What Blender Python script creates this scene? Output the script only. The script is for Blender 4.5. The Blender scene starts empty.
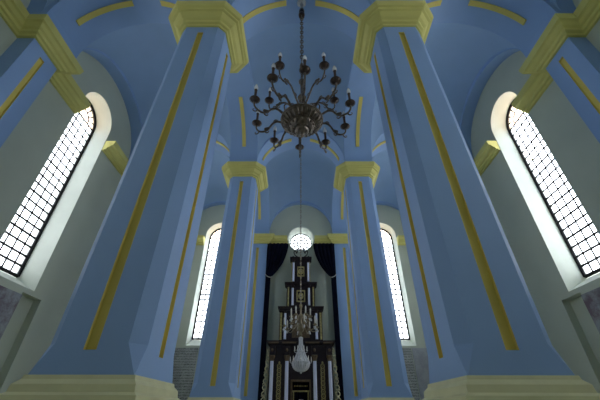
import bpy, bmesh, math, random
from mathutils import Vector, Matrix
random.seed(4)
C = bpy.context.scene.collection
U = 4.5           # metres per plan unit (camera to the near pillars)
EYE = 1.6
PI = math.pi
def P(x, y, z):   # the nave narrows slightly towards the ark
    k = min(1, max(0, (y-1.32)/1.13))*min(1, max(0, (1.65-abs(x))/.45))
    return Vector((x*(1-.033*k)*U, y*U, EYE+z*U))
FZ = -EYE/U       # floor in plan units

# ------------------------------------------------------------------ materials
def mat(name, col, rough=.6, metal=0., var=.06, scale=3., bump=0., bscale=30., spec=.3):
    m = bpy.data.materials.new(name); m.use_nodes = True
    nt = m.node_tree; b = nt.nodes['Principled BSDF']
    b.inputs['Roughness'].default_value = rough; b.inputs['Metallic'].default_value = metal
    b.inputs['Specular IOR Level'].default_value = spec
    tc = nt.nodes.new('ShaderNodeTexCoord')
    n = nt.nodes.new('ShaderNodeTexNoise'); n.inputs['Scale'].default_value = scale; n.inputs['Detail'].default_value = 4
    r = nt.nodes.new('ShaderNodeValToRGB')
    r.color_ramp.elements[0].position = .3; r.color_ramp.elements[1].position = .7
    r.color_ramp.elements[0].color = tuple(c*(1-var) for c in col)+(1,)
    r.color_ramp.elements[1].color = tuple(min(1, c*(1+var)) for c in col)+(1,)
    nt.links.new(tc.outputs['Object'], n.inputs['Vector']); nt.links.new(n.outputs['Fac'], r.inputs['Fac'])
    nt.links.new(r.outputs['Color'], b.inputs['Base Color'])
    if bump:
        n2 = nt.nodes.new('ShaderNodeTexNoise'); n2.inputs['Scale'].default_value = bscale
        bp = nt.nodes.new('ShaderNodeBump'); bp.inputs['Strength'].default_value = bump; bp.inputs['Distance'].default_value = .02
        nt.links.new(tc.outputs['Object'], n2.inputs['Vector']); nt.links.new(n2.outputs['Fac'], bp.inputs['Height'])
        nt.links.new(bp.outputs['Normal'], b.inputs['Normal'])
    return m
def lin(r, g, b): 
    f = lambda c: (c/255/12.92) if c/255 <= .04045 else ((c/255+.055)/1.055)**2.4
    return (f(r), f(g), f(b))
VBLUE = mat('vault_blue_shaded', lin(136, 165, 199), .6, var=.03, scale=1.2, bump=.05)  # same blue as the pillars, darkened and greyed to put vault shade into the colour
BLUE = mat('blue_paint', lin(138, 168, 210), .55, var=.03, scale=1.2, bump=.05)
YEL = mat('yellow_paint', lin(214, 198, 108), .6, var=.05, scale=2)
CAPY = mat('capital_yellow', lin(208, 202, 120), .6, var=.05, scale=2)
BASEY = mat('base_cream', lin(206, 204, 160), .6, var=.06, scale=3)
GREEN = mat('grey_green_plaster', lin(188, 195, 178), .8, var=.05, scale=.8, bump=.08)
WHITE = mat('white_reveal_plaster', lin(214, 220, 208), .8, var=.04, scale=2, bump=.15)
IRON = mat('black_iron', lin(28, 28, 30), .5, .5)
BRONZE = mat('dark_bronze', lin(112, 102, 92), .28, .8, var=.35, scale=12, bump=.9, bscale=22)
CUPM = mat('bronze_cup', lin(76, 64, 58), .28, .7, var=.2, scale=20)
SLEEVE = mat('candle_sleeve', lin(84, 70, 62), .5, .2)
BRASS = mat('aged_brass', lin(140, 128, 104), .35, .7, var=.2, scale=20)
STEEL = mat('pale_steel', lin(190, 190, 190), .4, .7)
FLOORM = mat('stone_floor', lin(196, 186, 168), .5, var=.12, scale=1.5)
SEAL = mat('light_seal_slab', lin(120, 120, 120), .9)
ARKD = mat('ark_dark_wood', lin(38, 28, 32), .45, var=.25, scale=6, bump=.3)
ARKG = mat('ark_gilding', lin(172, 160, 108), .45, .2, var=.25, scale=14, bump=.6, bscale=50)
ARKM = mat('ark_moulding', lin(98, 82, 62), .5, .1, var=.3, scale=12)
ARKW = mat('ark_white_column', lin(205, 210, 232), .5, var=.05)
CREAMG = mat('carved_cream', lin(205, 200, 165), .55, .05, var=.25, scale=14, bump=.5)
NAVY = mat('navy_velvet', lin(13, 15, 32), .95, var=.25, scale=4, spec=.1)
ROPE = mat('tieback_rope', lin(200, 200, 190), .7)
CLOTH = mat('white_candle', lin(225, 222, 210), .5)

def glassy(name, tint, tr=.9, rough=.05):
    m = bpy.data.materials.new(name); m.use_nodes = True; nt = m.node_tree
    nt.nodes.remove(nt.nodes['Principled BSDF'])
    out = nt.nodes['Material Output']
    t = nt.nodes.new('ShaderNodeBsdfTransparent'); t.inputs[0].default_value = tint+(1,)
    g = nt.nodes.new('ShaderNodeBsdfGlossy'); g.inputs['Roughness'].default_value = rough
    mx = nt.nodes.new('ShaderNodeMixShader'); mx.inputs[0].default_value = 1-tr
    nt.links.new(t.outputs[0], mx.inputs[1]); nt.links.new(g.outputs[0], mx.inputs[2]); nt.links.new(mx.outputs[0], out.inputs[0])
    return m
def leaded(name, tint):
    m = glassy(name, tint, .95); nt = m.node_tree
    t = [n for n in nt.nodes if n.type == 'BSDF_TRANSPARENT'][0]
    tc = nt.nodes.new('ShaderNodeTexCoord'); n = nt.nodes.new('ShaderNodeTexNoise'); n.inputs['Scale'].default_value = .9
    r = nt.nodes.new('ShaderNodeValToRGB')
    r.color_ramp.elements[0].position = .35; r.color_ramp.elements[1].position = .6
    r.color_ramp.elements[0].color = tuple(c*.72 for c in tint)+(1,); r.color_ramp.elements[1].color = tint+(1,)
    nt.links.new(tc.outputs['Object'], n.inputs['Vector']); nt.links.new(n.outputs['Fac'], r.inputs['Fac']); nt.links.new(r.outputs[0], t.inputs[0])
    return m
GLASS = leaded('clear_leaded_glass', (.93, .95, 1.))
AMBER = leaded('amber_glass', (.95, .72, .56))
CRYSTAL = bpy.data.materials.new('crystal'); CRYSTAL.use_nodes = True
b = CRYSTAL.node_tree.nodes['Principled BSDF']
b.inputs['Base Color'].default_value = (.95, .95, .97, 1); b.inputs['Roughness'].default_value = .12; b.inputs['Transmission Weight'].default_value = .3
BULB = bpy.data.materials.new('frosted_bulb'); BULB.use_nodes = True
b = BULB.node_tree.nodes['Principled BSDF']
b.inputs['Base Color'].default_value = (.95, .96, 1, 1); b.inputs['Roughness'].default_value = .1; b.inputs['Transmission Weight'].default_value = .25

def mural(name, c0, c1, c2, lines=False):
    m = mat(name, c0, .85); nt = m.node_tree; b = nt.nodes['Principled BSDF']
    tc = nt.nodes.new('ShaderNodeTexCoord'); n = nt.nodes.new('ShaderNodeTexNoise')
    n.inputs['Scale'].default_value = 1.6; n.inputs['Detail'].default_value = 8; n.inputs['Roughness'].default_value = .7
    r = nt.nodes.new('ShaderNodeValToRGB'); e = r.color_ramp.elements
    e[0].position = .42; e[0].color = c1+(1,); e[1].position = .56; e[1].color = c0+(1,)
    nt.links.new(tc.outputs['Object'], n.inputs['Vector']); nt.links.new(n.outputs['Fac'], r.inputs['Fac'])
    last = r.outputs[0]
    if lines:   # rows of worn carved strokes
        mp = nt.nodes.new('ShaderNodeMapping'); mp.inputs['Scale'].default_value = (12, 12, 10)
        v = nt.nodes.new('ShaderNodeTexVoronoi'); v.feature = 'DISTANCE_TO_EDGE'; v.inputs['Scale'].default_value = 1.6
        lt = nt.nodes.new('ShaderNodeMath'); lt.operation = 'LESS_THAN'; lt.inputs[1].default_value = .09
        mx = nt.nodes.new('ShaderNodeMixRGB'); mx.inputs[2].default_value = c2+(1,)
        nt.links.new(tc.outputs['Object'], mp.inputs[0]); nt.links.new(mp.outputs[0], v.inputs['Vector'])
        nt.links.new(v.outputs['Distance'], lt.inputs[0]); 
        s = nt.nodes.new('ShaderNodeSeparateXYZ'); nt.links.new(tc.outputs['Object'], s.inputs[0])
        mu = nt.nodes.new('ShaderNodeMath'); mu.operation = 'MULTIPLY'; mu.inputs[1].default_value = 52
        si = nt.nodes.new('ShaderNodeMath'); si.operation = 'SINE'
        gt = nt.nodes.new('ShaderNodeMath'); gt.operation = 'GREATER_THAN'; gt.inputs[1].default_value = -.4
        an = nt.nodes.new('ShaderNodeMath'); an.operation = 'MULTIPLY'
        nt.links.new(s.outputs['Z'], mu.inputs[0]); nt.links.new(mu.outputs[0], si.inputs[0]); nt.links.new(si.outputs[0], gt.inputs[0])
        nt.links.new(gt.outputs[0], an.inputs[0]); nt.links.new(lt.outputs[0], an.inputs[1])
        nt.links.new(an.outputs[0], mx.inputs[0]); nt.links.new(last, mx.inputs[1]); last = mx.outputs[0]
    nt.links.new(last, b.inputs['Base Color'])
    return m
MURAL = mural('faded_mural', lin(150, 156, 158), lin(112, 98, 108), lin(90, 80, 90))
INSC = mural('inscribed_plaster', lin(172, 176, 172), lin(150, 154, 152), lin(100, 102, 102), True)
INSC2 = mural('pale_inscribed_plaster', lin(165, 168, 178), lin(140, 144, 152), lin(118, 120, 128), True)
PLAIN = mural('worn_grey_plaster', lin(168, 172, 176), lin(150, 154, 160), lin(90, 90, 90))

# ------------------------------------------------------------------ helpers
class MB:
    def __init__(s): s.bm = bmesh.new()
    def face(s, pts):
        vs = [s.bm.verts.new(p) for p in pts]
        try: return s.bm.faces.new(vs)
        except ValueError: return None
    def box(s, a, b):
        x0, y0, z0 = a; x1, y1, z1 = b
        v = [s.bm.verts.new((x, y, z)) for x in (x0, x1) for y in (y0, y1) for z in (z0, z1)]
        for q in ((0,1,3,2), (4,6,7,5), (0,4,5,1), (2,3,7,6), (0,2,6,4), (1,5,7,3)): s.bm.faces.new([v[i] for i in q])
    def rings(s, rs, closed=True, cap=True):     # list of equal-length loops
        vv = [[s.bm.verts.new(p) for p in r] for r in rs]
        n = len(rs[0])
        for a, b in zip(vv, vv[1:]):
            for i in range(n if closed else n-1):
                j = (i+1) % n
                try: s.bm.faces.new((a[i], a[j], b[j], b[i]))
                except ValueError: pass
        if cap and closed:
            s.bm.faces.new(list(reversed(vv[0]))); s.bm.faces.new(vv[-1])
    def tube(s, pts, r, n=8):
        pts = [Vector(p) for p in pts]; rs = []
        rad = r if isinstance(r, (list, tuple)) else [r]*len(pts)
        t0 = (pts[1]-pts[0]).normalized()
        up = Vector((0, 0, 1)) if abs(t0.z) < .9 else Vector((1, 0, 0))
        nrm = t0.cross(up).normalized()
        for i, p in enumerate(pts):
            t = (pts[min(i+1, len(pts)-1)]-pts[max(i-1, 0)]).normalized()
            nrm = (nrm - t*nrm.dot(t)).normalized(); bn = t.cross(nrm)
            rs.append([p+(nrm*math.cos(2*PI*k/n)+bn*math.sin(2*PI*k/n))*rad[i] for k in range(n)])
        s.rings(rs)
    def lathe(s, prof, c=(0,0,0), n=16, lobes=0, amp=0):
        c = Vector(c); rs = []
        for r, z in prof:
            r = max(r, .0008)
            rs.append([c+Vector((math.cos(2*PI*k/n)*r*(1+amp*math.cos(lobes*2*PI*k/n)), math.sin(2*PI*k/n)*r*(1+amp*math.cos(lobes*2*PI*k/n)), z)) for k in range(n)])
        s.rings(rs)
    def ball(s, c, r, sz=1, u=10, v=7):
        s.lathe([(math.sin(PI*i/v)*r, -math.cos(PI*i/v)*r*sz) for i in range(v+1)], c, u)
    def build(s, name, m, parent=None, smooth=False, kind=None):
        bm = s.bm
        bmesh.ops.remove_doubles(bm, verts=bm.verts, dist=1e-5)
        bmesh.ops.recalc_face_normals(bm, faces=bm.faces)
        me = bpy.data.meshes.new(name); bm.to_mesh(me); bm.free()
        if smooth:
            for p in me.polygons: p.use_smooth = True
        me.materials.append(m)
        o = bpy.data.objects.new(name, me); C.objects.link(o)
        if parent is not None: o.parent = parent
        if kind: o['kind'] = kind
        return o
def sharp(o, ang=35):
    me = o.data
    for p in me.polygons: p.use_smooth = True
    me.set_sharp_from_angle(angle=math.radians(ang))
def empty(name, label=None, cat=None, group=None, kind=None, loc=(0,0,0)):
    o = bpy.data.objects.new(name, None); C.objects.link(o); o.location = loc
    o.empty_display_size = .2
    if label: o['label'] = label
    if cat: o['category'] = cat
    if group: o['group'] = group
    if kind: o['kind'] = kind
    return o
def tag(o, label, cat, group=None):
    o['label'] = label; o['category'] = cat
    if group: o['group'] = group
    return o
def copy_tree(o, parent=None):
    c = o.copy(); C.objects.link(c); c.parent = parent
    for ch in list(o.children): copy_tree(ch, c)
    return c

# ------------------------------------------------------------------ plan (units)
XI, XO = .462, .75        # pillar inner / outer faces
XP, XW = 1.65, 1.76       # pilaster face, wall plane
YW = -.25                 # west wall plane (behind the camera)
YP = [(1.0, 1.315), (2.45, 2.765)]
YS = [(1.065, 1.28), (2.5, 2.72)]   # side wall pilasters
YE, YEP = 3.985, 3.93      # east wall, east pilaster face
H, K = 1.93, .11         # capital underside, capital height
ZS = 2.11; RISE = .49     # arch springing & rise
BB = .0868; CH = .04

def octring(hx, hy, c, z, cx=0, cy=0):
    pts = [(hx-c, hy), (hx, hy-c), (hx, -hy+c), (hx-c, -hy), (-hx+c, -hy), (-hx, -hy+c), (-hx, hy-c), (-hx+c, hy)]
    return [Vector(((cx+x)*U, (cy+y)*U, EYE+z*U)) for x, y in pts]
CAPPROF = [(0, -.001), (.0, .008), (.012, .012), (.014, .026), (.03, .032), (.036, .05), (.052, .068), (.058, .072), (.06, .084), (.078, .092), (.095, .1)]
CAPPROF = [(0,-.001),(.0,.010),(.010,.013),(.012,.026),(.026,.030),(.034,.046),(.052,.062),(.056,.064),(.058,.078),(.066,.080),(.070,.092),(.084,.098),(.11,.1)]
SW = .0185  # half width of inlay strips
SD = .013   # recess depth
SB, ST = .153, 1.872

def pillar(xc, yc, label):
    hx = (XO-XI)/2; hy = (YP[0][1]-YP[0][0])/2
    base = Vector((xc*U, yc*U, 0))
    root = empty('pillar', label, 'pillar', None, None, base)
    sg = 1 if xc > 0 else -1; sc_ = .967 if yc > 2 else 1
    def L(x, y, z):     # the outer face leans in towards the capital
        t = (min(H, max(BB, z))-BB)/(H-BB); s = 1.035-.125*t
        xi = -hx*sg
        off = (xi+(x-xi)*s) if x*sg > -hx else x
        y = -hy+(y+hy)*(1-.12*t) if y > -hy else y
        return Vector((off*sc_*U, y*U, EYE+z*U))
    tz = BB+.085
    m = MB()
    sides = [((0,-1), (1,0), hy, hx), ((1,0), (0,1), hx, hy), ((0,1), (-1,0), hy, hx), ((-1,0), (0,-1), hx, hy)]
    strips = []
    for nrm, tan, dn, ht in sides:
        q = lambda t, z, dep=0, nrm=nrm, tan=tan, dn=dn: L(nrm[0]*(dn-dep)+tan[0]*t, nrm[1]*(dn-dep)+tan[1]*t, z)
        w, c = ht, ht-CH
        m.face([q(-w, BB), q(-SW, SB), q(-SW, ST), q(-c, H+.01), q(-c, tz)])
        m.face([q(w, BB), q(c, tz), q(c, H+.01), q(SW, ST), q(SW, SB)])
        m.face([q(-w, BB), q(w, BB), q(SW, SB), q(-SW, SB)])
        m.face([q(-SW, ST), q(SW, ST), q(c, H+.01), q(-c, H+.01)])
        s = MB()
        f = [(-SW, SB), (SW, SB), (SW, ST), (-SW, ST)]
        for i in range(4):
            a, b2 = f[i], f[(i+1) % 4]
            s.face([q(*a), q(*b2), q(b2[0], b2[1], SD), q(a[0], a[1], SD)])
        s.face([q(a[0], a[1], SD) for a in f])
        strips.append(s)
    for sx in (-1, 1):
        for sy in (-1, 1):
            A = (sx*hx, sy*(hy-CH)); B = (sx*(hx-CH), sy*hy)
            m.face([L(*A, tz), L(*B, tz), L(*B, H+.01), L(*A, H+.01)])
            m.face([L(sx*hx, sy*hy, BB), L(*A, tz), L(*B, tz)])
    m.build('shaft', BLUE, root)
    for s in strips: s.build('inlay_strip', YEL, root)
    # capital
    m = MB()
    m.rings([[L(v.x/U, v.y/U, H) + Vector((0, 0, z*U)) for v in octring(hx+o, hy+o, CH+.45*o, 0)] for z, o in CAPPROF])
    m.build('capital', CAPY, root)
    # base mouldings (square plan)
    prof = [(BB+.002, -.003), (BB+.002, .005), (.0785, .007), (.066, .019), (.047, .021), (.040, .033), (.01, .036), (.0, .050), (-.04, .055), (FZ+.03, .06), (FZ+.03, .07), (FZ, .07)]
    m = MB()
    m.rings([[L(sx*(hx+o), sy*(hy+o), z) for sx, sy in ((1,1), (1,-1), (-1,-1), (-1,1))] for z, o in prof])
    m.build('base_moulding', BASEY, root)
    return root
cx = (XI+XO)/2
names = {(-1,0): 'big blue pillar on the left in the foreground, with yellow inlay and capital',
         (1,0): 'big blue pillar on the right in the foreground, with yellow inlay and capital',
         (-1,1): 'farther blue pillar on the left, between the bronze chandelier and the ark',
         (1,1): 'farther blue pillar on the right, between the bronze chandelier and the ark'}
for (sx, k), lb in names.items():
    pillar(sx*cx*(1 if k == 0 else .967), sum(YP[k])/2, lb)

# ------------------------------------------------------------------ ceiling: piers, arches, vaults
def E(u): return RISE*math.sqrt(max(0, 1-u*u))
NT = 40
us = [math.sin(-PI/2+PI*i/NT) for i in range(NT+1)]
trim_n = [0]
def nextname():
    trim_n[0] += 1; return 'trim_%d' % trim_n[0]
def arch_beam(axis, c, h, t0, t1, strip=True, gap=True):
    """arch spanning along axis ('x' or 'y') centred c, half span h; t0..t1 thickness across"""
    Q = (lambda s, t, z: P(s, t, z)) if axis == 'x' else (lambda s, t, z: P(t, s, z))
    m = MB(); TH = .16
    rs = []
    for u in us:
        s = c+u*h; z = ZS+E(u)
        zt = max(z+TH, ZS+.35)
        rs.append([Q(s, t0, z), Q(s, t1, z), Q(s, t1, zt), Q(s, t0, zt)])
    m.rings(rs)
    o = m.build(nextname(), BLUE, None, kind='structure'); sharp(o, 40)
    if strip:
        tm = (t0+t1)/2; w = SW
        for a0, a1 in ((-.93, -.24), (.24, .93)):
            m = MB(); rs = []
            th0, th1 = math.asin(a0), math.asin(a1)
            for i in range(21):
                u = math.sin(th0+(th1-th0)*i/20); s = c+u*h; z = ZS+E(u)
                nx, nz = u/h, math.sqrt(max(0, 1-u*u))/RISE
                l = math.hypot(nx, nz); nx /= l; nz /= l
                d = .008
                rs.append([Q(s+nx*.004, tm-w, z+nz*.004), Q(s+nx*.004, tm+w, z+nz*.004), Q(s-nx*d, tm+w, z-nz*d), Q(s-nx*d, tm-w, z-nz*d)])
            m.rings(rs)
            so = m.build('arch_strip', YEL, o); sharp(so, 40)
    return o
XB = [(-XP, -XO), (-XI, XI), (XO, XP)]
YB = [(YW, YP[0][0]), (YP[0][1], YP[1][0]), (YP[1][1], YEP)]
for y0, y1 in YP:
    for x0, x1 in [(-1.615, -.72), (-XI, XI), (.72, 1.615)]: arch_beam('x', (x0+x1)/2, (x1-x0)/2, y0, y1)
for x0, x1 in ((-XO, -XI), (XI, XO)):
    for y0, y1 in YB: arch_beam('y', (y0+y1)/2, (y1-y0)/2, x0, x1)
for x0, x1 in ((-XW-.02, -XP), (XP, XW+.02)):
    for y0, y1 in YB: arch_beam('y', (y0+y1)/2, (y1-y0)/2, x0, x1, strip=False)
for x0, x1 in XB: arch_beam('x', (x0+x1)/2, (x1-x0)/2, YEP, YE+.02, strip=False)
ceil = empty('ceiling', kind='structure')
m = MB()
for sx in (-1, 1):
    for y0, y1 in YP:
        a = P(min(sx*XI, sx*XO), y0, H+K-.01); b2 = P(max(sx*XI, sx*XO), y1, ZS+.5); m.box(a, b2)
        m.box(P(min(sx*1.612, sx*XW), y0, H+K-.012), P(max(sx*1.612, sx*XW), y1, ZS+.3))
m.build('pier', BLUE, ceil)
for x0, x1 in XB:
    for y0, y1 in YB:
        m = MB(); rs = []
        for u in us:
            row = []
            for v in us:
                z = ZS+1.075*math.sqrt(max(0, RISE**2*(1-u*u)+RISE**2*(1-v*v)))
                row.append(P((x0+x1)/2+u*(x1-x0)/2*1.001, (y0+y1)/2+v*(y1-y0)/2*1.001, z))
            rs.append(row)
        m.rings(rs, closed=False, cap=False)
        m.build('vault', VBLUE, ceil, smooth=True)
m = MB(); m.box(P(-XW-.3, YW-.2, 2.95), P(XW+.3, YE+.3, 3.0)); m.build('light_seal_slab', SEAL, ceil)  # unseen slab added above the vaults to stop sky light leaking in
m = MB(); m.box(P(-XW-.3, YW-.2, FZ-.05), P(XW+.3, YE+.3, FZ)); m.build('floor', FLOORM, kind='structure')

# ------------------------------------------------------------------ walls
def panel(m, Q, u0, u1, z0, z1, ops):
    """wall panel with openings; ops = list of (samples [(u, zl, zu)])"""
    cur = u0
    for op in sorted(ops, key=lambda o: o[0][0]):
        m.face([Q(cur, z0), Q(op[0][0], z0), Q(op[0][0], z1), Q(cur, z1)])
        for (ua, la, ha), (ub, lb, hb) in zip(op, op[1:]):
            m.face([Q(ua, z0), Q(ub, z0), Q(ub, lb), Q(ua, la)])
            m.face([Q(ua, ha), Q(ub, hb), Q(ub, z1), Q(ua, z1)])
        cur = op[-1][0]
    m.face([Q(cur, z0), Q(u1, z0), Q(u1, z1), Q(cur, z1)])
def arched(uc, hw, sill, spring, n=20):
    return [(uc+hw*math.cos(PI-PI*i/n), sill, spring+hw*math.sin(PI*i/n)) for i in range(n+1)]
def circ(uc, zc, r, n=28):
    return [(uc-r*math.cos(PI*i/n), zc-r*math.sin(PI*i/n), zc+r*math.sin(PI*i/n)) for i in range(n+1)]
def loop(op):
    up = [(u, h) for u, l, h in op]; lo = [(u, l) for u, l, h in op][::-1]
    L = up + [p for p in lo if min(abs(p[0]-up[0][0])+abs(p[1]-up[0][1]), abs(p[0]-up[-1][0])+abs(p[1]-up[-1][1])) > 1e-6]
    return L
WIN = dict(hw=.20, sill=.668, spring=2.135)
win_n = [0]
def bars(m, Q, d, a, b2, r):
    A = Q(a[0], a[1], d); B = Q(b2[0], b2[1], d); m.tube([A, B], r, 4)
def window(Q, uc, hw, sill, spring, depth=.14, cols=5):
    """Q(u, z, d) -> world, d = depth into the wall"""
    win_n[0] += 1
    root = empty('window_%d' % win_n[0], kind='structure')
    front = arched(uc, hw, sill, spring); hb = hw-.022; sb = sill+.095
    back = arched(uc, hb, sb, spring)
    lf, lb2 = loop(front), loop(back)
    m = MB()
    n = len(lf)
    for i in range(n):
        j = (i+1) % n
        m.face([Q(*lf[i], 0), Q(*lf[j], 0), Q(*lb2[j], depth+.03), Q(*lb2[i], depth+.03)])
    o = m.build('reveal', WHITE, root); sharp(o, 30)
    d = depth; R = .009*U
    # frame
    m = MB(); pts = [Q(*p, d) for p in lb2]; m.tube(pts+[pts[0]], R*1.35, 6)
    for k in range(1, cols):
        u = uc-hb+2*hb*k/cols; bars(m, Q, d, (u, sb), (u, spring), R*.8)
    nr = 20
    for k in range(1, nr+1):
        z = sb+(spring-sb)*k/nr; bars(m, Q, d, (uc-hb, z), (uc+hb, z), R*(1.0 if k % 4 == 0 else .9))
    ri = hb*.5
    m.tube([Q(uc+ri*math.cos(PI*i/12), spring+ri*math.sin(PI*i/12), d) for i in range(13)], R*.7, 4)
    for i in range(1, 8):
        a = PI*i/8; bars(m, Q, d, (uc+ri*math.cos(a)*(.5 if i == 4 else 1), spring+ri*math.sin(a)), (uc+hb*math.cos(a), spring+hb*math.sin(a)), R*.7)
    bars(m, Q, d, (uc, spring), (uc, spring+ri), R*.4)
    m.build('window_frame', IRON, root)
    m = MB(); m.face([Q(uc-hb, sb, d+.004), Q(uc+hb, sb, d+.004), Q(uc+hb, spring, d+.004), Q(uc-hb, spring, d+.004)])
    m.build('pane', GLASS, root)
    m = MB(); m.face([Q(uc+hb*math.cos(PI*i/20), spring+hb*math.sin(PI*i/20), d+.004) for i in range(21)])
    m.build('fanlight_pane', AMBER, root)
    # daylight portal
    return root
portals = []
def portal(center, rot, w, h):
    l = bpy.data.lights.new('window_daylight', 'AREA'); l.shape = 'RECTANGLE'; l.size = w; l.size_y = h
    l.cycles.is_portal = True
    o = bpy.data.objects.new('window_daylight', l); C.objects.link(o); o.location = center; o.rotation_euler = rot
    portals.append(o)

ZT = 2.95
SPLIT = .645
side_centres = [ (YW+YP[0][0])/2, 1.868, (YP[1][1]+YEP)/2 ]
yb_edges = [YW, 1.15, 2.55, YE]
for sx, nm in ((-1, 'wall_left'), (1, 'wall_right')):
    m = MB()
    Q0 = lambda u, z, sx=sx: P(sx*XW, u, z)
    Qd = lambda u, z, d, sx=sx: P(sx*(XW+d), u, z)
    for k, yc in enumerate(side_centres):
        hw = WIN['hw']
        panel(m, Q0, yb_edges[k], yb_edges[k+1], SPLIT, ZT, [arched(yc, hw, WIN['sill'], WIN['spring'])])
        n0, n1, zb = .118, .29, -.12
        nich = [[(yc-n1, zb, SPLIT-.008), (yc-n0, zb, SPLIT-.008)], [(yc+n0, zb, SPLIT-.008), (yc+n1, zb, SPLIT-.008)]]
        panel(m, Q0, yb_edges[k], yb_edges[k+1], FZ, SPLIT, nich)
        for nc in nich:
            a, b2 = nc; lp = [(a[0], a[1]), (b2[0], b2[1]), (b2[0], b2[2]), (a[0], a[2])]
            for i in range(4):
                j = (i+1) % 4; m.face([Qd(*lp[i], 0), Qd(*lp[j], 0), Qd(*lp[j], .05), Qd(*lp[i], .05)])
            m.face([Qd(*p, .05) for p in lp])
        window(Qd, yc, hw, WIN['sill'], WIN['spring'])
        portal(P(sx*(XW+.17), yc, 1.5), (0, -sx*-PI/2, 0), 1.75*U, .42*U)
    m.build(nm, GREEN, kind='structure')
    # mural slab below the middle window
    lab = 'faded purple-grey mural patch on the %s wall under the tall window' % ('left' if sx < 0 else 'right')
    m = MB(); yc = side_centres[1]
    a = P(min(sx*XW, sx*(XW-.006)), yc-.118, .0); b2 = P(max(sx*XW, sx*(XW-.006)), yc+.118, .62); m.box(a, b2)
    tag(m.build('wall_painting', MURAL), lab, 'mural')
# east wall
m = MB()
Qe = lambda u, z: P(u, YE, z)
Qed = lambda u, z, d: P(u, YE+d, z)
EX = 1.175
panel(m, Qe, -XW, -.8, FZ, ZT, [arched(-EX, .19, .655, 2.10)])
OC, OR = 2.03, .19
panel(m, Qe, -.8, .8, FZ, ZT, [circ(0, OC, OR)])
panel(m, Qe, .8, XW, FZ, ZT, [arched(EX, .19, .655, 2.10)])
m.build('wall_back', GREEN, kind='structure')
for sx in (-1, 1):
    window(Qed, sx*EX, .19, .655, 2.10, depth=.13)
    portal(P(sx*EX, YE+.16, 1.45), (-PI/2, 0, 0), .4*U, 1.7*U)
# oculus
win_n[0] += 1
oc = empty('window_%d' % win_n[0], kind='structure')
m = MB(); N = 48
rs = []
for r, d in ((OR+.004, -.012), (OR-.006, -.012), (OR-.012, 0), (.158, .15), (.158, .18)):
    rs.append([P(r*math.cos(2*PI*i/N), YE+d, OC+r*math.sin(2*PI*i/N)) for i in range(N)])
rs.insert(0, [P((OR+.004)*math.cos(2*PI*i/N), YE, OC+(OR+.004)*math.sin(2*PI*i/N)) for i in range(N)])
m.rings(rs, cap=False); o = m.build('reveal', WHITE, oc); sharp(o, 30)
m = MB(); R = .008*U; rr = .158
m.tube([P(rr*math.cos(2*PI*i/N), YE+.15, OC+rr*math.sin(2*PI*i/N)) for i in range(N+1)], R*1.2, 6)
for f in (.33, .66): m.tube([P(rr*f*math.cos(2*PI*i/N), YE+.15, OC+rr*f*math.sin(2*PI*i/N)) for i in range(N+1)], R*1.1, 4)
for i in range(12):
    a = 2*PI*i/12; m.tube([P(rr*.33*math.cos(a), YE+.15, OC+rr*.33*math.sin(a)), P(rr*math.cos(a), YE+.15, OC+rr*math.sin(a))], R*1.1, 4)
for a in (0, PI/2): m.tube([P(-rr*.33*math.cos(a), YE+.15, OC-rr*.33*math.sin(a)), P(rr*.33*math.cos(a), YE+.15, OC+rr*.33*math.sin(a))], R*1.1, 4)
m.build('window_frame', IRON, oc)
m = MB(); m.face([P(rr*math.cos(2*PI*i/N), YE+.155, OC+rr*math.sin(2*PI*i/N)) for i in range(N)]); m.build('pane', GLASS, oc)
portal(P(0, YE+.19, OC), (-PI/2, 0, 0), .33*U, .33*U)
# plain west wall behind the viewer
m = MB(); Qw = lambda u, z: P(u, YW, z); Qwd = lambda u, z, d: P(u, YW-d, z)
panel(m, Qw, -XW, XW, FZ, ZT, [])
m.build('wall_front', GREEN, kind='structure')

# ------------------------------------------------------------------ pilasters and cornice
def pilaster(a0, a1, Q, nm_label=None, strip=True, top=ZS+.4, depth=XW-XP):
    """a0..a1 along the wall, Q(a, z, d) with d = projection from wall"""
    o = None
    m = MB()
    if strip:
        c = (a0+a1)/2
        pr = depth
        L = [(a0, FZ), (c-SW, SB), (c-SW, ST), (a0, H+.02)]; m.face([Q(x, z, pr) for x, z in L])
        L = [(a1, FZ), (a1, H+.02), (c+SW, ST), (c+SW, SB)]; m.face([Q(x, z, pr) for x, z in L])
        m.face([Q(x, z, pr) for x, z in [(a0, FZ), (a1, FZ), (c+SW, SB), (c-SW, SB)]])
        m.face([Q(x, z, pr) for x, z in [(c-SW, ST), (c+SW, ST), (a1, H+.02), (a0, H+.02)]])
        m.face([Q(a0, H+.02, pr), Q(a1, H+.02, pr), Q(a1, top, pr), Q(a0, top, pr)])
    else:
        m.face([Q(a0, FZ, depth), Q(a1, FZ, depth), Q(a1, top, depth), Q(a0, top, depth)])
    for a in (a0, a1): m.face([Q(a, FZ, -.01), Q(a, FZ, depth), Q(a, top, depth), Q(a, top, -.01)])
    o = m.build(nextname(), BLUE, kind='structure')
    if strip:
        s = MB(); f = [(c-SW, SB), (c+SW, SB), (c+SW, ST), (c-SW, ST)]
        for i in range(4):
            p, q = f[i], f[(i+1) % 4]
            s.face([Q(*p, depth), Q(*q, depth), Q(*q, depth-SD), Q(*p, depth-SD)])
        s.face([Q(*p, depth-SD) for p in f])
        s.build('inlay_strip', YEL, o)
    return o
CP = [(0, 0), (0, .016), (.014, .020), (.016, .036), (.034, .04), (.04, .055), (.056, .066), (.06, .07), (.064, .084), (.11, .09), (.111, 0)]
def cornice_path(pts, nm=None):
    """pts: list of plan points (x, y) with per-vertex outward offset direction"""
    m = MB()
    rs = []
    for (x, y), (dx, dy) in pts:
        rs.append([P(x+dx*o, y+dy*o, H+z) for z, o in CP])
    m.rings(rs)
    return m.build(nextname(), CAPY, kind='structure')
hw_c = WIN['hw']
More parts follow.
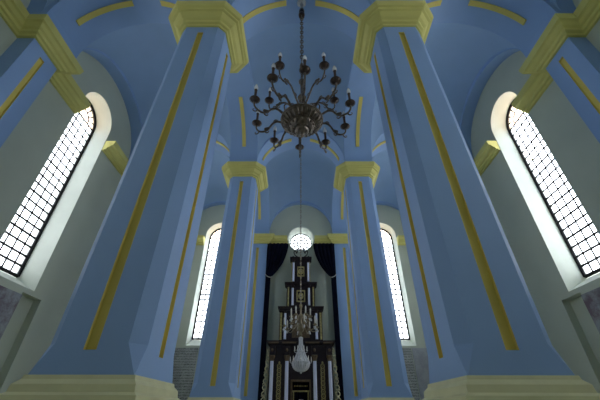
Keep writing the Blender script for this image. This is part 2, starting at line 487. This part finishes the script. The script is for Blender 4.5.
def win_halfwidth(hw, spring):
    # half width of the opening where the cornice meets it (spring is above the cornice)
    return hw
for sx in (-1, 1):
    Q = lambda a, z, d, sx=sx: P(sx*(XW-d), a, z)
    for y0, y1 in YS: pilaster(y0, y1, Q)
    pilaster(YW, YW+.12, Q, strip=False); 
    dI = (-sx, 0)
    ends = []
    def seg(ya, yb, jog_start=None, jog_end=None): pass
    # wall pieces between window and pilaster, wrapping round each pilaster
    wins = side_centres
    for k, (y0, y1) in enumerate(YS):
        a = wins[k]+hw_c+.003; b2 = wins[k+1]-hw_c-.003
        X0, X1 = sx*XW, sx*XP
        pts = [((X0, a), dI), ((X0, y0), (-sx, -1)), ((X1, y0), (-sx, -1)), ((X1, y1), (-sx, 1)), ((X0, y1), (-sx, 1)), ((X0, b2), dI)]
        cornice_path(pts)
    # to the east corner
    a = wins[2]+hw_c+.003
    pts = [((sx*XW, a), dI), ((sx*XW, YEP), (-sx, -1)), ((sx*XP, YEP), (-sx, -1)), ((sx*XP, YE), (-sx, -1)), ((sx*(EX+.193), YE), (0, -1))]
    cornice_path(pts)
    # east wall: window .. pilaster .. oculus
    pts = [((sx*(EX-.193), YE), (0, -1)), ((sx*XO, YE), (sx, -1)), ((sx*XO, YEP), (sx, -1)), ((sx*XI, YEP), (-sx, -1)), ((sx*XI, YE), (-sx, -1)), ((sx*.196, YE), (0, -1))]
    cornice_path(pts)
    Qp = lambda a, z, d, sx=sx: P(a, YE-d, z)
    pilaster(min(sx*XI, sx*XO), max(sx*XI, sx*XO), Qp, depth=YE-YEP)
    # corner block
    m = MB(); m.box(P(min(sx*XP, sx*(XW+.01)), YEP, FZ), P(max(sx*XP, sx*(XW+.01)), YE+.01, ZS+.4)); m.build(nextname(), BLUE, kind='structure')

# inscriptions on the east wall
for nm, x0, x1, mt, lb in (('wall_inscription', -1.60, -1.22, INSC, 'dark grey inscribed wall panel at far left, under the left east window'),
                          ('wall_inscription', -1.21, -.95, INSC2, 'paler grey inscribed wall panel at far left, beside the darker one and left rear pillar'),
                          ('wall_inscription', .93, 1.30, INSC, 'grey inscribed wall panel at far right, beside the right rear pillar'),
                          ('wall_panel', 1.31, 1.60, PLAIN, 'blank worn pale grey wall panel at far right, under the right east window')):
    m = MB(); m.box(P(x0, YE-.006, .10), P(x1, YE, .63)); tag(m.build(nm, mt), lb, 'wall panel')

# ------------------------------------------------------------------ bronze chandelier
def spline(pts, n=6):
    out = []; P_ = [Vector(p) for p in pts]
    for i in range(len(P_)-1):
        p0 = P_[max(i-1, 0)]; p1 = P_[i]; p2 = P_[i+1]; p3 = P_[min(i+2, len(P_)-1)]
        for k in range(n):
            t = k/n
            out.append(.5*((2*p1)+(-p0+p2)*t+(2*p0-5*p1+4*p2-p3)*t*t+(-p0+3*p1-3*p2+p3)*t**3))
    out.append(P_[-1]); return out
def chain(m, x, y, z0, z1, ll, w, r):
    n = max(1, int((z1-z0)/(ll*.78))); st = (z1-z0)/n
    for i in range(n):
        zc = z0+st*(i+.5); a = i % 2
        pts = []
        for k in range(13):
            t = 2*PI*k/12; s = math.cos(t)*w; q = math.sin(t)*(st*.62)
            pts.append((x+(s if a else 0), y+(0 if a else s), zc+q))
        m.tube(pts, r, 5)
CY = 1.165
CZ = lambda z: z*U      # heights relative to the eye; origin of the chandelier at eye height
ch = empty('chandelier', 'big dark bronze chandelier with fifteen candle lights, hanging high between the front pillars', 'chandelier', None, None, P(.006, CY, 1.28))
def zz(z): return (z-1.28)*U
m = MB()
m.lathe([(.0, zz(1.298)), (.06*U, zz(1.30)), (.106*U, zz(1.306)), (.113*U, zz(1.300)), (.114*U, zz(1.291)), (.109*U, zz(1.286)), (.106*U, zz(1.289)), (.099*U, zz(1.278)), (.084*U, zz(1.263)), (.072*U, zz(1.258))], n=48)
# gadroons
for i in range(28):
    a = 2*PI*i/28
    m.tube([(math.cos(a)*r*U, math.sin(a)*r*U, zz(z)) for r, z in ((.105, 1.284), (.096, 1.273), (.084, 1.262), (.073, 1.256))], [.02, .03, .028, .015], 5)
o = m.build('bowl', BRONZE, ch); sharp(o, 50)
m = MB()
m.lathe([(.074*U, zz(1.262)), (.075*U, zz(1.252)), (.068*U, zz(1.25)), (.064*U, zz(1.24)), (.052*U, zz(1.228)), (.036*U, zz(1.222)), (.036*U, zz(1.216)), (.030*U, zz(1.208)), (.02*U, zz(1.202)), (.012*U, zz(1.198)), (.008*U, zz(1.19)), (.011*U, zz(1.184)), (.007*U, zz(1.178)), (.0, zz(1.165))], n=36, lobes=12, amp=.02)
for i in range(16):
    a = 2*PI*i/16; m.ball((math.cos(a)*.066*U, math.sin(a)*.066*U, zz(1.243)), .03, u=6, v=4)
    m.ball((math.cos(a+.2)*.045*U, math.sin(a+.2)*.045*U, zz(1.225)), .022, u=6, v=4)
o = m.build('pendant_boss', BRONZE, ch); sharp(o, 50)
m = MB()
prof = [(.03, 1.30), (.038, 1.31), (.022, 1.325), (.013, 1.34), (.018, 1.36), (.034, 1.375), (.038, 1.39), (.03, 1.405), (.014, 1.415), (.011, 1.45), (.02, 1.465), (.026, 1.48), (.018, 1.50), (.009, 1.51), (.009, 1.60), (.016, 1.615), (.02, 1.63), (.012, 1.65), (.008, 1.66), (.008, 1.76), (.014, 1.78), (.012, 1.80), (.005, 1.82), (.004, 1.85)]
m.lathe([(r*U, zz(z)) for r, z in prof], n=20)
o = m.build('stem', BRONZE, ch); sharp(o, 50)
m = MB(); chain(m, 0, 0, zz(1.84), zz(2.40), .17, .045, .016)
m.build('chain', BRONZE, ch, smooth=True)
m = MB(); m.lathe([(.0, zz(2.385)), (.02*U, zz(2.392)), (.024*U, zz(2.42)), (.014*U, zz(2.44)), (.02*U, zz(2.45)), (.02*U, zz(2.48)), (.004*U, zz(2.49))], n=14)
m.build('canopy_knob', CUPM, ch, smooth=True)
m = MB(); chain(m, 0, 0, zz(2.485), zz(2.595), .12, .04, .018); m.lathe([(.0, zz(2.59)), (.03*U, zz(2.592)), (.036*U, zz(2.6)), (.0, zz(2.603))], n=14)
m.build('ceiling_hook', STEEL, ch, smooth=True)
def arm(parent, path, scrolls, R):
    m = MB()
    pts = spline([(r*U, 0, zz(z)) for r, z in path], 6)
    m.tube(pts, [R*(1.15-.35*i/len(pts)) for i in range(len(pts))], 7)
    for (r, z, rad, sgn, dirn) in scrolls:      # little curled leaves
        q = []
        for k in range(12):
            t = k/11*1.6*PI; rr = rad*(1-k/16)
            q.append((r*U+dirn*(rad-math.cos(t)*rr), 0, zz(z)+sgn*math.sin(t)*rr))
        m.tube(q, [R*.75*(1-k/14) for k in range(12)], 5)
    r1, z1 = path[-1]
    for k in range(3): m.ball((path[len(path)//2][0]*U+k*.04, 0, zz(path[len(path)//2][1])+.01), R*1.5, u=6, v=4)
    a = m.build('arm', BRONZE, parent, smooth=True)
    m = MB(); r1 *= U; z1 = zz(z1)
    m.lathe([(.0, z1-.09), (.018, z1-.085), (.022, z1-.06), (.014, z1-.045), (.045, z1-.03), (.085, z1), (.118, z1+.05), (.124, z1+.045), (.118, z1+.05), (.08, z1+.02), (.045, z1+.01), (.05, z1+.05), (.062, z1+.085), (.058, z1+.10), (.035, z1+.10)], (r1, 0, 0), 18)
    m.build('drip_pan', CUPM, a, smooth=True)
    m = MB(); m.lathe([(.028, z1+.06), (.03, z1+.10), (.03, z1+.11), (.03, z1+.36), (.038, z1+.38), (.038, z1+.40), (.02, z1+.405)], (r1, 0, 0), 12)
    m.build('candle_sleeve', SLEEVE, a, smooth=True)
    m = MB(); m.lathe([(.018, z1+.39), (.042, z1+.415), (.054, z1+.46), (.046, z1+.51), (.027, z1+.57), (.012, z1+.605), (.0, z1+.62)], (r1, 0, 0), 12)
    m.build('bulb', BULB, a, smooth=True)
    return a
lowA = arm(ch, [(.095, 1.297), (.118, 1.318), (.145, 1.330), (.168, 1.318), (.188, 1.288), (.212, 1.272), (.244, 1.283), (.261, 1.31), (.262, 1.342)],
           [(.14, 1.335, .06, 1, 1), (.205, 1.268, .055, -1, -1), (.245, 1.276, .06, -1, 1), (.115, 1.31, .045, 1, -1)], .026)
upA = arm(ch, [(.012, 1.39), (.045, 1.41), (.075, 1.45), (.105, 1.482), (.135, 1.478), (.16, 1.452), (.183, 1.452), (.2, 1.48), (.203, 1.53)],
          [(.07, 1.45, .055, 1, -1), (.12, 1.487, .06, 1, 1), (.15, 1.46, .05, -1, -1), (.19, 1.448, .055, -1, 1)], .022)
def turn(a, parent, ang):
    c = copy_tree(a, parent); c.rotation_euler.z = ang; return c
for k in range(1, 10): turn(lowA, ch, PI/2+.05+2*PI*k/10)
lowA.rotation_euler.z = PI/2+.05
for k in range(1, 5): turn(upA, ch, PI/2+2*PI*k/5)
upA.rotation_euler.z = PI/2
# openwork scrolls between stem and bowl
for k in range(5):
    m = MB(); a = PI/2+2*PI*(k+.5)/5; ca, sa = math.cos(a), math.sin(a)
    pts = spline([(r*U*ca, r*U*sa, zz(z)) for r, z in [(.03, 1.31), (.085, 1.33), (.10, 1.38), (.07, 1.41), (.05, 1.385), (.03, 1.40), (.012, 1.46)]], 5)
    m.tube(pts, .018, 6); m.build('scroll_bracket', BRONZE, ch, smooth=True)

# ------------------------------------------------------------------ brass chandelier before the ark
BYc = 2.58; bz = .60
c2 = empty('chandelier', 'brass chandelier with candles and crystals, hanging on a long chain before the ark', 'chandelier', None, None, P(0, BYc, bz))
def y2(z): return (z-bz)*U
m = MB(); m.lathe([(.0, y2(.485)), (.03, y2(.49)), (.05, y2(.50)), (.035, y2(.515)), (.1, y2(.53)), (.13, y2(.55)), (.09, y2(.575)), (.04, y2(.585)), (.03, y2(.61)), (.07, y2(.63)), (.06, y2(.65)), (.03, y2(.66)), (.03, y2(.70)), (.06, y2(.71)), (.05, y2(.725)), (.0, y2(.74))], n=16)
m.build('stem', BRASS, c2, smooth=True)
m = MB(); chain(m, 0, 0, y2(.735), y2(ZS+RISE-.002), .17, .022, .009); m.build('chain', BRASS, c2, smooth=True)
def arm2(parent, r1, z0, z1):
    m = MB()
    m.tube(spline([(.04, 0, z0), (r1*.35, 0, z0+.09), (r1*.7, 0, z0-.10), (r1, 0, z0-.05), (r1, 0, z1)], 6), .016, 6)
    a = m.build('arm', BRASS, parent, smooth=True)
    m = MB(); m.lathe([(.0, z1-.02), (.05, z1), (.075, z1+.03), (.03, z1+.03), (.03, z1+.07), (.0, z1+.07)], (r1, 0, 0), 10); m.build('drip_pan', BRASS, a, smooth=True)
    m = MB(); m.lathe([(.024, z1+.06), (.024, z1+.22), (.028, z1+.24), (.02, z1+.28), (.0, z1+.33)], (r1, 0, 0), 8); m.build('candle', CLOTH, a, smooth=True)
    m = MB()
    for k in range(4):
        m.ball((r1-.04+.025*k, 0, z1-.06-.045*(k % 2)), .022, 1.6, 6, 4)
    m.build('crystal_drops', CRYSTAL, a)
    return a
A = arm2(c2, .58, y2(.55), y2(.555)); B2 = arm2(c2, .34, y2(.62), y2(.63))
for k in range(1, 8): turn(A, c2, 2*PI*k/8+.2)
A.rotation_euler.z = .2
for k in range(1, 6): turn(B2, c2, 2*PI*k/6)

# ------------------------------------------------------------------ crystal chandelier
GY = 3.3
g = empty('crystal_chandelier', 'clear crystal chandelier with a pointed base, right in front of the ark', 'chandelier', None, None, P(0, GY, .45))
def y3(z): return (z-.45)*U
m = MB(); chain(m, 0, 0, y3(.62), y3(ZS+RISE*1.075*math.sqrt(2)-.01), .2, .02, .007); m.build('chain', STEEL, g, smooth=True)
m = MB()
m.lathe([(.02, y3(.625)), (.1, y3(.612)), (.07, y3(.60))], n=12)
m.lathe([(.07, y3(.50)), (.17, y3(.492)), (.16, y3(.485)), (.08, y3(.478))], n=16)
m.lathe([(.10, y3(.405)), (.36, y3(.40)), (.36, y3(.395)), (.1, y3(.392))], n=20)
m.lathe([(.012, y3(.62)), (.012, y3(.33))], n=6)
m.build('tier_rings', CRYSTAL, g)
def strands(name, n, fn, nb, br):
    m = MB()
    for i in range(n):
        a = 2*PI*i/n
        for k in range(nb):
            t = k/(nb-1); r, z = fn(t)
            m.ball((math.cos(a)*r, math.sin(a)*r, y3(z)), br, 1.25, 5, 3)
    m.build(name, CRYSTAL, g)
strands('upper_strands', 12, lambda t: (.08+.09*t-.04*math.sin(PI*t), .605-.105*t), 14, .018)
strands('middle_strands', 18, lambda t: (.16+.20*t-.02*math.sin(PI*t), .485-.083*t), 12, .022)
strands('bowl_strands', 22, lambda t: (.37*math.cos(t*PI/2*.97)**.8, .395-.07*math.sin(t*PI/2)), 12, .024)
m = MB(); m.ball((0, 0, y3(.318)), .045, 1.5, 8, 6); m.build('crystal_ball', CRYSTAL, g)
def arm3(r1, z):
    m = MB(); m.tube(spline([(.05, 0, z), (r1*.6, 0, z-.06), (r1, 0, z-.02), (r1, 0, z+.03)], 5), .011, 5)
    a = m.build('arm', CRYSTAL, g, smooth=True)
    m = MB(); m.lathe([(.0, z+.02), (.05, z+.04), (.02, z+.045), (.02, z+.14), (.014, z+.19), (.0, z+.22)], (r1, 0, 0), 8); m.build('candle', CLOTH, a, smooth=True)
    return a
a1 = arm3(.26, y3(.49)); a2 = arm3(.44, y3(.40))
for k in range(1, 6): turn(a1, g, 2*PI*k/6)
for k in range(1, 8): turn(a2, g, 2*PI*k/8)

m = MB(); m.lathe([(.0, y3(.325)), (.2, y3(.342)), (.31, y3(.37)), (.335, y3(.395)), (.13, y3(.45)), (.12, y3(.485)), (.06, y3(.52)), (.05, y3(.60)), (.0, y3(.605))], n=48, lobes=8, amp=.13)
m.build('crystal_body', CRYSTAL, g)
# ------------------------------------------------------------------ the ark
def col_white(m, x, y, z0, z1, r):
    m.lathe([(r*1.15, z0), (r*1.15, z0+.03), (r, z0+.05), (r*.93, z1-.02), (r*.93, z1)], (x, y, 0), 14)
AY = 3.74*U
pos = lambda z: EYE+z*U
ark = empty('torah_ark', 'tall dark carved ark with white columns and stepped tiers below the round window', 'ark', None, None, (0, 3.84*U, 0))
def W(name, mm, m_, parent=ark, smooth=False):
    o = mm.build(name, m_, parent, smooth)
    o.matrix_parent_inverse = Matrix.Identity(4)
    inv = Vector((0, 3.84*U, 0))
    for v in o.data.vertices: v.co -= inv
    return o
def child(name, mm, m_, parent, smooth=False):
    return W(name, mm, m_, parent, smooth)
# tier data: half width, zbottom, ztop(cornice top), cornice half width, depth front y, white col x, gold pil x
TT = [
  dict(hw=.335, zb=FZ, zt=.657, chw=.355, yf=3.72, th=.048, wc=[.146, .303], wr=.0195),
  dict(hw=.245, zb=.657, zt=1.035, chw=.25, yf=3.78, th=.038, wc=[.178], wr=.0135),
  dict(hw=.170, zb=1.035, zt=1.33, chw=.18, yf=3.80, th=.03, wc=[.098], wr=.0135),
  dict(hw=.112, zb=1.33, zt=1.67, chw=.122, yf=3.82, th=.035, wc=[.092], wr=.0135),
]
for i, t in enumerate(TT):
    m = MB(); hw = t['hw']
    if i == 0:
        # leave the recessed niche open in the middle
        m.box((-hw*U, t['yf']*U, pos(t['zb'])), (-.09*U, 3.95*U, pos(t['zt']-t['th'])))
        m.box((.09*U, t['yf']*U, pos(t['zb'])), (hw*U, 3.95*U, pos(t['zt']-t['th'])))
        m.box((-.09*U, t['yf']*U, pos(.275)), (.09*U, 3.95*U, pos(t['zt']-t['th'])))
        m.box((-.09*U, 3.82*U, pos(t['zb'])), (.09*U, 3.95*U, pos(.275)))
    else:
        m.box((-hw*U, t['yf']*U, pos(t['zb'])), (hw*U, 3.95*U, pos(t['zt']-t['th'])))
    body = W('tier_body', m, ARKD)
    # entablature: stepped
    m = MB(); z1 = t['zt']; th = t['th']; c = t['chw']; yf = t['yf']
    steps = [(0, .25, -.02), (.25, .45, -.008), (.45, .7, .002), (.7, 1, .014)] if i == 0 else [(0, .4, -.006), (.4, .7, .006), (.7, 1, .016)]
    for a, b_, e in steps:
        m.box(((-c-e)*U, (yf-.03-e)*U, pos(z1-th+th*a)), ((c+e)*U, 3.95*U, pos(z1-th+th*b_)))
    cor = W('cornice', m, ARKD)
    if i == 0:
        for s in (-1, 1):
            for a_, b_ in ((.05, .20), (.24, .345)):
                m = MB(); m.box((min(s*a_, s*b_)*U, (yf-.035)*U-.05, pos(z1-th*.62)), (max(s*a_, s*b_)*U, (yf-.03)*U, pos(z1-th*.28)))
                child('frieze_panel', m, ARKM, cor)
    for s in (-1, 1):
        for x in t['wc']:
            zb = t['zb'] if i else FZ
            ztop = t['zt']-t['th']
            cap = .15 if i == 0 else .035
            r = t['wr']*U
            m = MB(); col_white(m, s*x*U, (yf-.012)*U, pos(zb)+.12, pos(ztop-cap), r)
            cc = W('column', m, ARKW, smooth=True); 
            m = MB(); z = pos(ztop-cap); hh = cap*U
            if i == 0:
                hh *= .36
            m.lathe([(r*.95, z), (r*1.2, z+hh*.1), (r*1.0, z+hh*.2), (r*1.35, z+hh*.6), (r*1.6, z+hh*.85), (r*1.6, z+hh)], (s*x*U, (yf-.012)*U, 0), 12, 6, .08)
            child('column_capital', m, ARKM if i == 0 else ARKD, cc)
            if i == 0:
                m = MB(); zc = pos(ztop-cap*.33)
                m.box((s*x*U-r*1.5, (yf-.04)*U, zc-.18), (s*x*U+r*1.5, yf*U, zc+.2))
                b_ = child('impost_block', m, ARKD, cc)
                m = MB(); m.ball((s*x*U, (yf-.042)*U, zc+.01), .06, 1.3, 8, 6); child('rosette', m, ARKM, cc)
# pierced gilt panels between the lower columns
def gilt_chain(x, z0, z1, w, yf, n):
    m = MB(); st = (z1-z0)/n
    for k in range(n):
        zc = z0+st*(k+.5)
        m.tube([(x+w*math.cos(a), yf, zc+st*.48*math.sin(a)) for a in [2*PI*j/10 for j in range(11)]], .016, 5)
        m.tube([(x-w, yf, zc-st*.5), (x-w*1.2, yf-.01, zc), (x-w, yf, zc+st*.5)], .014, 4)
        m.tube([(x+w, yf, zc-st*.5), (x+w*1.2, yf-.01, zc), (x+w, yf, zc+st*.5)], .014, 4)
        m.ball((x, yf-.01, zc), w*.35, 1.2, 6, 4)
    m.ball((x, yf, z1+.05), w*.7, 1.5, 6, 4)
    return m
for s in (-1, 1):
    W('gilt_ornament', gilt_chain(s*.226*U, pos(-.1), pos(.43), .075, 3.715*U, 14), ARKG)
    # upper gilt pilasters
    for x, z0, z1, yf, w in ((.226, .68, .97, 3.775, .05), (.150, 1.05, 1.28, 3.795, .042), (.114, 1.35, 1.61, 3.815, .02)):
        m = MB(); m.box((s*x*U-w, yf*U-.03, pos(z0)), (s*x*U+w, yf*U+.02, pos(z1)))
        for k in range(9):
            m.ball((s*x*U, yf*U-.03, pos(z0)+(pos(z1)-pos(z0))*(k+.5)/9), w*.8, 1.2, 6, 4)
        W('gilt_pilaster', m, ARKG)
# gilt square reliefs in the upper tiers
for z0, z1, hw_, yf in ((1.10, 1.24, .052, 3.795), (1.42, 1.55, .045, 3.815)):
    m = MB(); a = hw_*U
    for (x0, x1, q0, q1) in ((-a, a, pos(z0), pos(z0)+.06), (-a, a, pos(z1)-.06, pos(z1)), (-a, -a+.06, pos(z0), pos(z1)), (a-.06, a, pos(z0), pos(z1))):
        m.box((x0, yf*U-.04, q0), (x1, yf*U+.02, q1))
    zc = (pos(z0)+pos(z1))/2
    m.tube([(.12*math.cos(t_), yf*U-.02, zc+.16*math.sin(t_)) for t_ in [2*PI*j/14 for j in range(15)]], .028, 5)
    for k in range(8):
        t_ = 2*PI*k/8; m.ball((.07*math.cos(t_), yf*U-.02, zc+.1*math.sin(t_)), .035, 1, 6, 4)
    m.ball((0, yf*U-.03, zc), .045, 1, 8, 5)
    W('gilt_relief', m, ARKG)
# dark tablets in second tier with relief
m = MB(); m.box((-.10*U, 3.77*U, pos(.70)), (.10*U, 3.785*U, pos(.95)))
for s in (-1, 1): m.tube([(s*.05*U+.03*U*math.cos(t_), 3.768*U, pos(.82)+.09*U*math.sin(t_)) for t_ in [PI*j/10*2 for j in range(11)]], .02, 5)
W('carved_panel', m, ARKM)
# crest on top
m = MB()
for s in (-1, 1):
    m.tube(spline([(s*.02, 3.84*U, pos(1.668)), (s*.18, 3.84*U, pos(1.693)), (s*.36, 3.84*U, pos(1.728)), (s*.40, 3.84*U, pos(1.768)), (s*.30, 3.84*U, pos(1.778)), (s*.26, 3.84*U, pos(1.748)), (s*.2, 3.84*U, pos(1.768)), (s*.12, 3.84*U, pos(1.813)), (s*.03, 3.84*U, pos(1.798))], 5), .03, 6)
    m.ball((s*.45, 3.84*U, pos(1.693)), .05, 1.6, 8, 6)
m.tube([(0, 3.84*U, pos(1.668)), (0, 3.84*U, pos(1.838))], .03, 6); m.ball((0, 3.84*U, pos(1.843)), .05, 1.3, 8, 6)
W('crest', m, ARKD, smooth=True)
# carved side wings
for s in (-1, 1):
    m = MB(); yf = 3.735*U
    z0, z1 = pos(-.2), pos(.59)
    for ph in (0, PI):
        pts = []
        for k in range(70):
            t_ = k/69; z = z0+(z1-z0)*t_
            xc_ = (.400-.06*t_)*U*s
            pts.append((xc_+.12*math.sin(t_*14*PI+ph)*(1-.35*t_), yf+.03*math.cos(t_*14*PI+ph), z))
        m.tube(pts, .026, 6)
    for k in range(15):
        t_ = (k+.5)/15; z = z0+(z1-z0)*t_; xc_ = (.400-.06*t_)*U*s; dd = 1 if k % 2 else -1
        m.tube([(xc_+dd*(.02+.085*(1-j/7)*math.cos(j*.8)), yf-.02, z+.09*math.sin(j*.8)*(1-j/9)) for j in range(7)], [.02*(1-j/9) for j in range(7)], 5)
        m.ball((xc_, yf-.01, z), .035, 1.4, 6, 4)
    W('carved_wing', m, CREAMG, smooth=True)
# niche: frame, gilt rails, velvet curtain with emblem
m = MB()
for x0, x1, q0, q1 in ((-.102, -.087, FZ, .285), (.087, .102, FZ, .285), (-.102, .102, .272, .29)):
    m.box((x0*U, 3.70*U, pos(q0)), (x1*U, 3.735*U, pos(q1)))
fr = W('niche_frame', m, ARKM)
m = MB()
m.tube([(-.086*U, 3.74*U, pos(.19)), (.086*U, 3.74*U, pos(.19))], .035, 6)
for s in (-1, 1): m.tube([(s*.074*U, 3.74*U, pos(-.1)), (s*.074*U, 3.74*U, pos(.19))], .03, 6)
for k in range(9): m.ball(((-.064+.016*k)*U, 3.745*U, pos(.235)), .025, 1.4, 6, 4)
child('gilt_rail', m, ARKG, fr)
m = MB()
rs = []
for k in range(33):
    x = (-.085+.17*k/32)*U; y = 3.785*U+.03*math.sin(k*1.3)
    rs.append([Vector((x, y, pos(FZ)+.2)), Vector((x, y, pos(.268)))])
m.rings(rs, closed=False, cap=False)
cu = child('niche_curtain', m, NAVY, fr, True)
m = MB(); zc = pos(.105)
hp = [Vector((.11*math.sin(t_)**3*1.0, 3.765*U, zc+.1*(.8125*math.cos(t_)-.3125*math.cos(2*t_)-.125*math.cos(3*t_)))) for t_ in [2*PI*j/20 for j in range(20)]]
m.rings([hp, [p+Vector((0, .05, 0)) for p in hp]])
W('heart_emblem', m, ARKW, fr)

# ------------------------------------------------------------------ curtains beside the ark
KEEPS = None
for s, lb in ((-1, 'dark navy drape tied back beside the left side of the ark'), (1, 'dark navy drape tied back beside the right side of the ark')):
    root = empty('curtain', lb, 'curtain', None, None, (s*.43*U, 3.87*U, 0))
    inv = Vector((s*.43*U, 3.87*U, 0))
    m = MB(); rows = []
    NZ, NX = 60, 48
    ztop, ztie, zbot = 1.918, 1.44, FZ
    for i in range(NZ+1):
        z = ztop+(zbot-ztop)*i/NZ
        if z > ztie:
            t_ = (ztop-z)/(ztop-ztie)
            inner = .165+(.385-.165)*(t_**1.7*.75+.25*t_**5)
            outer = .452
        else:
            t_ = (ztie-z)/(ztie-zbot)
            inner = .385+.004*min(1, t_*3); outer = .45
        row = []
        for k in range(NX+1):
            q = k/NX; x = outer+(inner-outer)*q
            amp = .05 if z > ztie else .035
            row.append(Vector((s*x*U, 3.90*U+amp*math.sin(q*PI*11+(ztop-z)*.6), EYE+z*U))-inv)
        rows.append(row)
    m.rings(rows, closed=False, cap=False)
    back = m.build('drape', NAVY, root, True)
    sm = back.modifiers.new('thickness', 'SOLIDIFY'); sm.thickness = .02
    m = MB()
    m.tube([Vector((s*x*U, y*U, EYE+z*U))-inv for x, y, z in ((.452, 3.885, 1.475), (.43, 3.878, 1.45), (.40, 3.876, 1.435), (.375, 3.878, 1.435), (.368, 3.885, 1.45))], .022, 6)
    m.build('tieback', ROPE, root, True)

# ------------------------------------------------------------------ light: overcast sky through the windows
w = bpy.data.worlds.new('overcast'); bpy.context.scene.world = w; w.use_nodes = True
nt = w.node_tree; bg = nt.nodes['Background']
tc = nt.nodes.new('ShaderNodeTexCoord'); sp = nt.nodes.new('ShaderNodeSeparateXYZ')
mr = nt.nodes.new('ShaderNodeMapRange'); mr.inputs[1].default_value = -1; mr.inputs[2].default_value = 1; mr.inputs[3].default_value = 2.4; mr.inputs[4].default_value = 4.6
nt.links.new(tc.outputs['Generated'], sp.inputs[0]); nt.links.new(sp.outputs['X'], mr.inputs[0]); nt.links.new(mr.outputs[0], bg.inputs['Strength'])
bg.inputs['Color'].default_value = (.93, .97, 1.0, 1)

# ------------------------------------------------------------------ camera
cam = bpy.data.cameras.new('camera'); co = bpy.data.objects.new('camera', cam); C.objects.link(co)
cam.sensor_width = 36; cam.lens = 317/600*36; cam.clip_end = 200
Rm = Matrix.Rotation(math.radians(.18), 4, 'Z') @ Matrix.Rotation(math.radians(90+34), 4, 'X') @ Matrix.Rotation(math.radians(.1), 4, 'Z')
co.matrix_world = Matrix.Translation((0, 0, EYE)) @ Rm
sc = bpy.context.scene; sc.camera = co
sc.view_settings.view_transform = 'Standard'; sc.view_settings.look = 'None'
sc.view_settings.gamma = 1; sc.view_settings.use_curve_mapping = False
sc.view_settings.exposure = 1.5
sc.cycles.max_bounces = 10; sc.cycles.diffuse_bounces = 6; sc.cycles.transparent_max_bounces = 12
